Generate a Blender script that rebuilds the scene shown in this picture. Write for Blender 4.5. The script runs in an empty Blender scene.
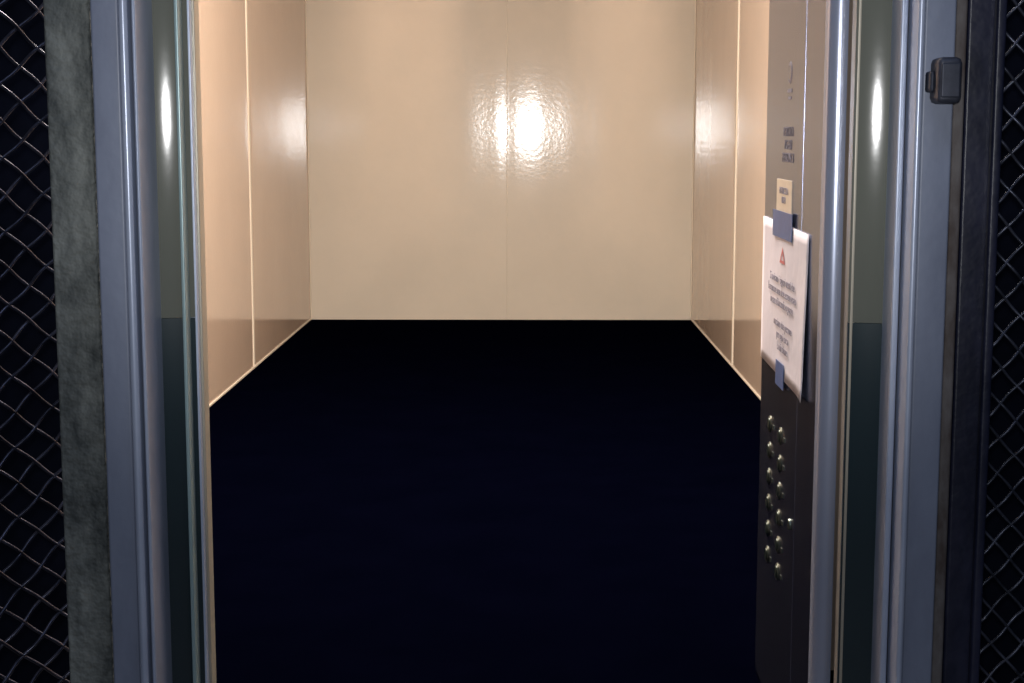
import bpy, bmesh, math, random
from mathutils import Vector
random.seed(4)
S = bpy.context.scene
S.view_settings.view_transform = 'Standard'
S.view_settings.look = 'None'
COL = S.collection
K = 1.2917     # depth scale of the site plan

# ---------------------------------------------------------------- materials
def mat(name, col, rough=0.5, metal=0.0, spec=0.5, col2=None, nscale=20, nstretch=(1,1,1),
        bump=0.0, bscale=60, bdist=0.002, lo=0.35, hi=0.65, emis=None, es=0, rvar=0):
    m = bpy.data.materials.new(name); m.use_nodes = True
    nt = m.node_tree; b = nt.nodes['Principled BSDF']
    b.inputs['Base Color'].default_value = (*col, 1)
    b.inputs['Roughness'].default_value = rough
    b.inputs['Metallic'].default_value = metal
    b.inputs['Specular IOR Level'].default_value = spec
    tc = nt.nodes.new('ShaderNodeTexCoord')
    mp = nt.nodes.new('ShaderNodeMapping'); mp.inputs['Scale'].default_value = nstretch
    nt.links.new(tc.outputs['Object'], mp.inputs['Vector'])
    if col2 is not None or rvar:
        n = nt.nodes.new('ShaderNodeTexNoise'); n.inputs['Scale'].default_value = nscale
        n.inputs['Detail'].default_value = 8; n.inputs['Roughness'].default_value = 0.65
        nt.links.new(mp.outputs['Vector'], n.inputs['Vector'])
        if col2 is not None:
            r = nt.nodes.new('ShaderNodeValToRGB')
            r.color_ramp.elements[0].position = lo; r.color_ramp.elements[1].position = hi
            r.color_ramp.elements[0].color = (*col, 1); r.color_ramp.elements[1].color = (*col2, 1)
            nt.links.new(n.outputs['Fac'], r.inputs['Fac'])
            nt.links.new(r.outputs['Color'], b.inputs['Base Color'])
        if rvar:
            mr = nt.nodes.new('ShaderNodeMapRange')
            mr.inputs['To Min'].default_value = max(0, rough-rvar); mr.inputs['To Max'].default_value = rough+rvar
            nt.links.new(n.outputs['Fac'], mr.inputs['Value'])
            nt.links.new(mr.outputs['Result'], b.inputs['Roughness'])
    if bump:
        n2 = nt.nodes.new('ShaderNodeTexNoise'); n2.inputs['Scale'].default_value = bscale
        n2.inputs['Detail'].default_value = 2
        nt.links.new(tc.outputs['Object'], n2.inputs['Vector'])
        bp = nt.nodes.new('ShaderNodeBump'); bp.inputs['Strength'].default_value = bump
        bp.inputs['Distance'].default_value = bdist
        nt.links.new(n2.outputs['Fac'], bp.inputs['Height'])
        nt.links.new(bp.outputs['Normal'], b.inputs['Normal'])
    if emis:
        b.inputs['Emission Color'].default_value = (*emis, 1); b.inputs['Emission Strength'].default_value = es
    return m

M_back  = mat('cream_gloss_paint', (.51,.462,.39), .11, spec=.9, bump=1, bscale=60, bdist=.00019, col2=(.54,.488,.41), nscale=3)
M_side  = mat('cream_paint_warm_lit', (.51,.395,.31), .10, spec=1, bump=1, bscale=60, bdist=.00018, col2=(.54,.42,.33), nscale=3)  # same cream paint; warm light on the side walls put into the colour
M_bead  = mat('ivory_bead_paint', (.56,.50,.41), .45, spec=.3)
M_floor = mat('black_rubber_floor', (.0002,.0003,.0015), 1, spec=0, col2=(.0003,.0004,.0019), nscale=6)
M_ceil  = mat('cabin_ceiling_paint', (.5,.46,.4), .5, col2=(.53,.49,.43))
M_shaft = mat('shaft_dark_wall', (.003,.004,.010), .9, spec=.1, col2=(.007,.009,.020), nscale=9)
M_land  = mat('landing_floor_dark', (.02,.02,.025), .8, col2=(.03,.03,.035))
M_iron  = mat('weathered_iron', (.05,.058,.058), .7, col2=(.22,.235,.22), nscale=30, nstretch=(1,1,.45), bump=1, bscale=80, bdist=.005, lo=.34, hi=.66)
M_navy  = mat('navy_gloss_paint', (.006,.008,.022), .4, col2=(.022,.024,.05), nscale=22, nstretch=(1,1,.5), bump=.4, bscale=60)
M_blue  = mat('bluegrey_paint', (.13,.15,.21), .42, col2=(.21,.24,.32), nscale=9, nstretch=(1,1,.3), bump=.2, bscale=80, lo=.3, hi=.7)
M_blueL = mat('pale_blue_edge', (.44,.49,.61), .3, metal=.2, col2=(.32,.37,.49), nscale=12, nstretch=(1,1,.3))
M_groove= mat('black_seal', (.004,.005,.012), .7)
M_rust  = mat('brown_worn_edge', (.05,.035,.03), .7, col2=(.13,.12,.12), nscale=40, nstretch=(1,1,.4))
M_reflWall= mat('leaf_reflected_wall', (.10,.105,.09), .085, spec=.25, col2=(.12,.125,.105), nscale=4, nstretch=(1,1,.3), bump=1, bscale=70, bdist=.00003)  # cabin wall mirrored in the strip, painted in as grey-green
M_reflFloor= mat('leaf_reflected_floor', (.008,.018,.024), .2, col2=(.012,.025,.031), nscale=4, nstretch=(1,1,.3))  # black floor mirrored in the strip, painted in as dark teal
M_teal  = mat('pale_teal_edge', (.26,.36,.37), .3, metal=.3)
M_steel = mat('brushed_steel', (.30,.33,.43), .24, metal=.4, rvar=.03, nscale=30, nstretch=(60,60,.6))
M_panel = mat('control_panel_steel', (.25,.28,.38), .22, metal=1, rvar=.03, nscale=30, nstretch=(60,60,.6))
M_gold  = mat('cream_edge_strip', (.34,.31,.25), .35, metal=.3)
M_chrome= mat('button_chrome', (.13,.15,.13), .3, metal=1)
M_btn   = mat('button_face', (.02,.03,.025), .3, metal=.6)
M_paper = mat('notice_paper_white', (.47,.45,.51), .7, col2=(.52,.49,.54), nscale=8, bump=.3, bscale=25, bdist=.004)
M_ink   = mat('print_ink', (.10,.09,.12), .8)
M_inkl  = mat('faded_print_ink', (.20,.18,.22), .8)
M_red   = mat('warning_red', (.38,.10,.10), .7)
M_tape  = mat('blue_tape', (.03,.06,.17), .4, col2=(.045,.085,.22), nscale=60)
M_stick = mat('aged_sticker', (.40,.34,.27), .5, col2=(.46,.39,.31), nscale=40)
M_wire  = mat('galvanised_wire', (.12,.13,.18), .35, metal=.6, col2=(.03,.035,.05), nscale=30)
M_wireL = mat('black_lacquer_wire', (.06,.065,.10), .28, metal=.6, col2=(.012,.014,.026), nscale=30)
M_latch = mat('dark_latch_steel', (.025,.03,.045), .5, metal=.3, col2=(.05,.055,.08), nscale=40)
M_lamp  = mat('lamp_diffuser', (.8,.7,.6), .5, emis=(1,.85,.70), es=2.0)

# ---------------------------------------------------------------- helpers
def empty(name, loc=(0,0,0)):
    e = bpy.data.objects.new(name, None); e.location = loc; e.empty_display_size = .1
    COL.objects.link(e); return e
def link(me, name, m, parent=None, smooth=False):
    me.materials.append(m)
    o = bpy.data.objects.new(name, me); COL.objects.link(o)
    if parent: o.parent = parent
    if smooth:
        for p in me.polygons: p.use_smooth = True
    return o
def bev(o, w, seg=2):
    md = o.modifiers.new('bevel','BEVEL'); md.width = w; md.segments = seg; md.limit_method='ANGLE'; md.angle_limit=math.radians(40)
    for p in o.data.polygons: p.use_smooth = True
    md2 = o.modifiers.new('wn','WEIGHTED_NORMAL'); md2.keep_sharp = True
def prism(name, poly, z0, z1, m, parent=None, bevel=0):
    bm = bmesh.new()
    a = [bm.verts.new((x,y*K,z0)) for x,y in poly]; b = [bm.verts.new((x,y*K,z1)) for x,y in poly]
    n = len(poly)
    for i in range(n): bm.faces.new((a[i],a[(i+1)%n],b[(i+1)%n],b[i]))
    bm.faces.new(a[::-1]); bm.faces.new(b)
    bmesh.ops.recalc_face_normals(bm, faces=bm.faces)
    me = bpy.data.meshes.new(name); bm.to_mesh(me); bm.free()
    o = link(me, name, m, parent)
    if bevel: bev(o, bevel)
    return o
def box(name, x0,x1,y0,y1,z0,z1, m, parent=None, bevel=0):
    return prism(name, [(x0,y0),(x1,y0),(x1,y1),(x0,y1)], z0, z1, m, parent, bevel)
def curve(name, pts_list, r, m, parent=None):
    c = bpy.data.curves.new(name,'CURVE'); c.dimensions='3D'; c.bevel_depth=r; c.bevel_resolution=2
    for pts in pts_list:
        s = c.splines.new('POLY'); s.points.add(len(pts)-1)
        for i,p in enumerate(pts): s.points[i].co = (*p,1)
    c.materials.append(m)
    o = bpy.data.objects.new(name,c); COL.objects.link(o)
    if parent: o.parent = parent
    return o

# ---------------------------------------------------------------- cabin shell
XL, XR, YF, YB, ZC = -.948, .713, 1.78, 5.2, 2.3
def wave_wall(name, a0, a1, fixed, axis, sign, m, seams, thick=.04, amp=1, wamp=1, edge=0):
    n = 260; bm = bmesh.new(); lo=[]; hi=[]
    for i in range(n+1):
        t = a0 + (a1-a0)*i/n
        d = wamp*(.0007*math.sin(t*19+1.0) + .0003*math.sin(t*43))
        for s in seams:
            q = abs(t-s); d += -.0035*amp*math.exp(-(q/.03)**2)
        de = min(t-a0, a1-t)
        d -= edge*max(0,.16-de)        # sheet folded back slightly towards the corners
        p = fixed + sign*(d)
        xy = (t,p*K) if axis=='x' else (p,t*K)
        lo.append(bm.verts.new((*xy,0))); hi.append(bm.verts.new((*xy,ZC)))
    f = fixed - sign*thick
    e = [(a0,f*K),(a1,f*K)] if axis=='x' else [(f,a0*K),(f,a1*K)]
    l0=bm.verts.new((*e[0],0)); l1=bm.verts.new((*e[1],0)); h0=bm.verts.new((*e[0],ZC)); h1=bm.verts.new((*e[1],ZC))
    fs=[bm.faces.new((lo[i],lo[i+1],hi[i+1],hi[i])) for i in range(n)]
    for x in fs: x.smooth=True
    bm.faces.new((l0,l1,h1,h0)); bm.faces.new((lo[0],hi[0],h0,l0)); bm.faces.new((lo[-1],hi[-1],h1,l1))
    bm.faces.new(lo+[l1,l0]); bm.faces.new(hi+[h1,h0])
    bmesh.ops.recalc_face_normals(bm, faces=bm.faces)
    me = bpy.data.meshes.new(name); bm.to_mesh(me); bm.free()
    o = link(me,name,m)
    md=o.modifiers.new('es','EDGE_SPLIT'); md.split_angle=math.radians(30)
    return o
wb = wave_wall('wall_back', XL, XR, YB, 'x', -1, M_back, [-.09], amp=.10, wamp=.22, edge=.005)
wl = wave_wall('wall_left', YF, YB+.01, XL, 'y', 1, M_side, [4.11, 3.0], amp=.3, wamp=.12)
wr = wave_wall('wall_right', YF, YB+.01, XR, 'y', -1, M_side, [4.15, 3.05], amp=.3, wamp=.12)
fl = box('floor', XL-.04, XR+.04, 1.60, YB+.04, -.06, 0, M_floor)
ce = box('ceiling', XL-.04, XR+.04, YF, YB+.04, ZC, ZC+.05, M_ceil)
box('wall_front', XL-.04, -.56, YF-.04, YF, 0, ZC, M_side)
box('wall_front_return', .375, XR+.04, YF-.02, YF+.02, 0, ZC, M_side)
t1 = empty('trim_1')
box('corner_bead_left', XL, XL+.006, YB-.006, YB+.001, 0, ZC, M_bead, t1, .002)
box('corner_bead_right', XR-.006, XR, YB-.006, YB+.001, 0, ZC, M_bead, t1, .002)
t2 = empty('trim_2')
for k,y in enumerate((4.11,3.0)): box('seam_bead_left_%d'%k, XL-.004, XL+.0022, y-.008,y+.008, 0, ZC, M_bead, t2, .002)
for k,y in enumerate((4.15,3.05)): box('seam_bead_right_%d'%k, XR-.0022, XR+.004, y-.008,y+.008, 0, ZC, M_bead, t2, .002)
box('seam_bead_back', -.0925,-.0875, YB-.0012, YB+.006, 0, ZC, M_back, t2, .001)
box('baseboard_left', XL, XL+.004, YF, YB-.01, 0, .008, M_bead, None, .002)
box('baseboard_right', XR-.004, XR, YF, YB-.01, 0, .008, M_bead, None, .002)
lampE = empty('ceiling_light', (0,0,0))
LY0,LY1=2.0,3.1
box('diffuser', -.55,.32,LY0,LY1, ZC-.02, ZC-.001, M_lamp, lampE, .004)
for n_,a in (('rim_a',(-.57,-.55,LY0-.02,LY1+.02)),('rim_b',(.32,.34,LY0-.02,LY1+.02)),('rim_c',(-.57,.34,LY0-.02,LY0)),('rim_d',(-.57,.34,LY1,LY1+.02))):
    box(n_, *a, ZC-.025, ZC-.001, M_steel, lampE)

# ---------------------------------------------------------------- landing shell
ZT = 2.05
box('landing_floor', -2.2, 2.2, -1.5, 1.58, -.06, 0, M_land)
box('wall_shaft_left', -2.2, -.57, 1.68, 1.73, 0, 2.6, M_shaft)
box('wall_shaft_right', .50, 2.2, 1.68, 1.73, 0, 2.6, M_shaft)
box('wall_transom', -2.2, 2.2, 1.45, 1.56, ZT+.09, 2.6, M_shaft)

# ---------------------------------------------------------------- door frame
def PX(off, Y): return off*Y/1218.0
df = empty('door_frame')
def jamb(side, tag, feats):
    for nm, o0, o1, y, dep, m, bv in feats:
        x0, x1 = side*PX(o0,y), side*PX(o1,y)
        box(tag+nm, min(x0,x1), max(x0,x1), y, y+dep, 0, ZT, m, df, bv)
jamb(-1,'left_', [
 ('face',   438,409,1.30,.10,M_blue,.003),
 ('ridge',  410,401,1.290,.11,M_blueL,.004),
 ('step',   402,396,1.305,.09,M_blue,.002),
 ('edge',   396.5,392.5,1.295,.10,M_blueL,.002),
 ('seal',   393,384,1.325,.06,M_groove,.0),
])
jamb(1,'right_', [
 ('face',   394,426,1.30,.10,M_blue,.003),
 ('ridge',  388,395,1.292,.11,M_blueL,.003),
 ('seal',   377,389,1.325,.06,M_groove,.0),
 ('edge',   371,378,1.32,.05,M_blueL,.002),
 ('worn_edge', 425,437,1.31,.09,M_rust,.003),
])
box('header', -.47,.47,1.30,1.40,ZT,ZT+.08,M_blue,df,.003)
la = empty('door_latch')
box('body', .4270,.4530,1.270,1.299,.840,.888,M_latch,la,.006)
box('tongue', .4220,.4280,1.280,1.298,.852,.874,M_latch,la,.003)
box('plate', .430,.4500,1.2685,1.2715,.846,.882,M_latch,la,.003)

# ---------------------------------------------------------------- posts
ip = empty('iron_post')
box('angle_face', -PX(485,1.36), -PX(438.5,1.36), 1.36, 1.372, 0, 2.6, M_iron, ip, .004)
box('angle_web', -PX(485,1.36), -PX(485,1.36)+.012, 1.372, 1.42, 0, 2.6, M_iron, ip, .003)
ip2 = empty('steel_post')
box('face', PX(437,1.36), PX(474,1.36), 1.36, 1.40, 0, 2.6, M_navy, ip2, .004)
box('lip', PX(466,1.35), PX(476,1.35), 1.35, 1.36, 0, 2.6, M_navy, ip2, .003)

# ---------------------------------------------------------------- wire mesh (crimped diamond weave)
def mesh_panel(name, origin, d, length, h, step, ang, r, amp, m, wob=.0006):
    e = empty(name)
    d = Vector((d[0],d[1],0)).normalized(); nrm = Vector((-d.y,d.x,0)); O = Vector((origin[0],origin[1]*K,origin[2]))
    ta = math.tan(math.radians(ang))
    for sgn,nm in ((1,'rising_wires'),(-1,'falling_wires')):
        L=[]
        z0 = -length*ta if sgn>0 else 0
        zend = h if sgn>0 else h+length*ta
        i=0; z=z0
        while z<zend:
            pts=[]; jit=random.uniform(-.0006,.0006); n=int(length/.004)
            for k in range(n+1):
                s=k/n*length; zz=z+jit+sgn*ta*s
                if 0<=zz<=h:
                    ph=math.pi*(s*2*ta/step)+math.pi*i
                    pts.append(O+d*s+nrm*(amp*sgn*math.cos(ph))+Vector((0,0,zz+wob*math.cos(ph))))
            if len(pts)>3: L.append(pts)
            z+=step; i+=1
        curve(nm,L,r,m,e)
    return e
mesh_panel('wire_mesh_screen', (-.548,1.46,.0), (-.55,-.6), .55, 2.0, .043, 40, .0021, .0022, M_wireL)
mesh_panel('wire_mesh_screen', (.545,1.44,.0), (1,0), .6, 2.0, .043, 48, .0019, .0022, M_wire)

# ---------------------------------------------------------------- door leaves (narrow, slightly convex)
def leaf(name, p0, p1, bulge, zsplit, parts):
    e = empty(name)
    p0=Vector(p0); p1=Vector(p1); d=(p1-p0); L=d.length; d.normalize(); n=Vector((d.y,-d.x))
    if n.y>0: n=-n
    def strip(nm, z0,z1,m):
        N=16; front=[]
        for i in range(N+1):
            t=i/N; q=p0+d*(L*t)+n*(bulge*(1-(2*t-1)**2)); front.append((q.x,q.y))
        back=[tuple(p1-n*.02),tuple(p0-n*.02)]
        o=prism(nm, front+back, z0,z1,m,e)
        for p in o.data.polygons:
            if len(p.vertices)==4: p.use_smooth=True
        md=o.modifiers.new('es','EDGE_SPLIT'); md.split_angle=math.radians(30)
    strip('upper_reflection', zsplit+.0005, ZT, M_reflWall)  # split imitates the reflected edge between back wall and floor
    strip('lower_reflection', 0.006, zsplit, M_reflFloor)
    for nm,a,b,y,dep,m in parts:
        box(nm, min(a,b),max(a,b), y,y+dep, .006, ZT, m, e, .0012)
    return e
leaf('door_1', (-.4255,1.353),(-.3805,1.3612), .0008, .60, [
  ('teal_edge', -PX(352,1.35), -PX(348,1.35), 1.343,.02,M_teal),
  ('inner_stile', -PX(343,1.37), -PX(336,1.37), 1.362,.025,M_blueL),
  ('bronze_edge', -PX(336.5,1.375), -PX(332,1.375), 1.37,.02,M_gold)])
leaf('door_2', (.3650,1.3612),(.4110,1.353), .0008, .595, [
  ('stile', PX(326,1.37), PX(331,1.37), 1.36,.025,M_gold),
  ('teal_edge', PX(364,1.35), PX(367,1.35), 1.343,.02,M_teal)])

# ---------------------------------------------------------------- control panel
cp = empty('control_panel')
Xp=.345
box('face_plate', Xp, Xp+.022, 1.42, 1.755, 0.004, ZT, M_panel, cp, .002)
pts=[]
cx,cy,R=.3610,1.409,.016
for i in range(17):
    a=math.radians(180+ i*92/16); pts.append((cx+R*math.cos(a), cy+R*.6*math.sin(a)))
pts=[(Xp,1.421)]+pts+[(.3665,1.3998),(.3665,1.421)]
o=prism('front_column', pts, .004, ZT, M_steel, cp)
for p in o.data.polygons: p.use_smooth = len(p.vertices)==4
md=o.modifiers.new('es','EDGE_SPLIT'); md.split_angle=math.radians(30)
def ybox(nm,y0,y1,z0,z1,m,par,t=.0015,x=None,bv=0):
    x = Xp if x is None else x
    return box(nm, x-t, x, y0,y1,z0,z1,m,par,bv)
def cyl(nm, y,z,r,h,m,par,x=Xp, seg=28):
    bm=bmesh.new(); bmesh.ops.create_cone(bm,cap_ends=True,segments=seg,radius1=r,radius2=r*.88,depth=h)
    me=bpy.data.meshes.new(nm); bm.to_mesh(me); bm.free()
    o=link(me,nm,m,par); o.rotation_euler=(0,-math.pi/2,0); o.location=(x-h/2,y*K,z); bev(o,h*.2)
    return o
k=0
for r_ in range(6):
    z=.400-r_*.038
    for c_,y in enumerate((1.68,1.61)):
        cyl('button_ring_%d'%k,y,z,.0125,.002,M_chrome,cp); cyl('button_cap_%d'%k,y,z,.0095,.0035,M_btn,cp); k+=1
        ybox('braille_%d'%k, y-.026,y-.018,z-.003,z+.003,M_chrome,cp,.001)
cyl('key_switch',1.54,.30,.008,.003,M_chrome,cp)
ybox('plate_seam',1.517,1.519,.02,2.0,M_panel,cp,.0003)
cyl('logo_ring',1.603,.888,.015,.0008,M_ink,cp); cyl('logo_disc',1.603,.888,.011,.0011,M_panel,cp)
ybox('logo_bar',1.590,1.616,.862,.867,M_ink,cp,.0006); ybox('logo_bar_2',1.594,1.612,.853,.857,M_ink,cp,.0006)
def text(nm, s, y, z, size, m, par, x, align='CENTER'):
    c=bpy.data.curves.new(nm,'FONT'); c.body=s; c.size=size; c.align_x=align; c.extrude=.0002; c.space_line=.95
    c.materials.append(m); o=bpy.data.objects.new(nm,c); COL.objects.link(o); o.parent=par
    o.rotation_euler=(math.pi/2,0,-math.pi/2); o.location=(x,y*K,z); return o
text('capacity_text','PORTATA\nKG 630\nPERSONE 8',1.605,.805,.018,M_ink,cp,Xp-.0004)
ss = empty('sticker_label')
ybox('label',1.573,1.667,.703,.747,M_stick,ss,.001,Xp-.0002)
text('label_text','MATRICOLA\n00124',1.62,.728,.013,M_inkl,ss,Xp-.0016)

# notice
no = empty('paper_notice')
bm=bmesh.new(); NX,NZ=20,14; grid=[]
for i in range(NX+1):
    row=[]
    for j in range(NZ+1):
        u=i/NX; v=j/NZ
        y=1.752-u*.284; z=.484-.006*u+v*(.206+.002*u)
        curl=.001+.004*max(0,(u-.8)/.2)**2*(1-v)+.0008*math.sin(u*9)*math.sin(v*6)+.003*max(0,.12-v)*u*4
        row.append(bm.verts.new((Xp-.001-curl,y*K,z)))
    grid.append(row)
for i in range(NX):
    for j in range(NZ): bm.faces.new((grid[i][j],grid[i+1][j],grid[i+1][j+1],grid[i][j+1]))
me=bpy.data.meshes.new('sheet'); bm.to_mesh(me); bm.free()
sh=link(me,'sheet',M_paper,no,True); md=sh.modifiers.new('s','SOLIDIFY'); md.thickness=.0004
xt=Xp-.0036
text('notice_body','Si avvisano i signori utenti che\nl\'ascensore non deve essere usato\nin caso di incendio o guasto',1.61,.607,.0165,M_inkl,no,xt)
text('notice_body_2','massimo due persone\nper ogni corsa\nLa direzione',1.60,.548,.0165,M_inkl,no,xt)
bm=bmesh.new(); o3=[];i3=[]
for a in (90,210,330):
    a=math.radians(a); o3.append(bm.verts.new((xt,(1.61+.020*math.cos(a))*K,.643+.015*math.sin(a)))); i3.append(bm.verts.new((xt,(1.61+.010*math.cos(a))*K,.643+.007*math.sin(a))))
for k in range(3): bm.faces.new((o3[k],o3[(k+1)%3],i3[(k+1)%3],i3[k]))
me=bpy.data.meshes.new('warning_triangle'); bm.to_mesh(me); bm.free(); link(me,'warning_triangle',M_red,no)
ybox('tape_top',1.555,1.675,.669,.705,M_tape,no,.0008,Xp-.0034)
ybox('tape_bottom',1.585,1.635,.468,.502,M_tape,no,.0008,Xp-.0034)

# ---------------------------------------------------------------- lights
def area(name, loc, rot, sx, sy, e, col):
    l=bpy.data.lights.new(name,'AREA'); l.shape='RECTANGLE'; l.size=sx; l.size_y=sy; l.energy=e; l.color=col
    o=bpy.data.objects.new(name,l); o.location=loc; o.rotation_euler=rot; COL.objects.link(o); return o
area('cabin_lamp', (-.115,2.55*K,ZC-.03), (0,0,0), .85,1.35, 185, (1,.90,.80))
FZ=.850
fl_=bpy.data.lights.new('camera_flash','POINT'); fl_.energy=22; fl_.shadow_soft_size=.03; fl_.color=(.90,.94,1)
fo=bpy.data.objects.new('camera_flash',fl_); fo.location=(-.015,-.03,FZ); COL.objects.link(fo)
sp_=bpy.data.lights.new('camera_flash_beam','SPOT'); sp_.energy=80; sp_.shadow_soft_size=.03; sp_.color=(1,.98,.96)
sp_.spot_size=math.radians(42); sp_.spot_blend=1
so=bpy.data.objects.new('camera_flash_beam',sp_); so.location=(-.015,-.03,FZ); so.rotation_euler=(math.radians(90),0,0); COL.objects.link(so)
area('landing_fill', (0,.5,2.5), (math.radians(30),0,0), 1.4,.4, 9, (.6,.72,1))  # added unseen fill, gives the frames their cool ambient light
w=bpy.data.worlds.new('World'); S.world=w; w.use_nodes=True
w.node_tree.nodes['Background'].inputs[0].default_value=(.35,.45,.8,1); w.node_tree.nodes['Background'].inputs[1].default_value=.03

# ---------------------------------------------------------------- camera
c=bpy.data.cameras.new('camera'); c.sensor_width=36; c.lens=36*1550/1024; c.clip_start=.02
co=bpy.data.objects.new('camera',c); co.location=(0,0,.81)
co.rotation_euler=(math.radians(90-7.68),0,math.radians(.585)); COL.objects.link(co); S.camera=co
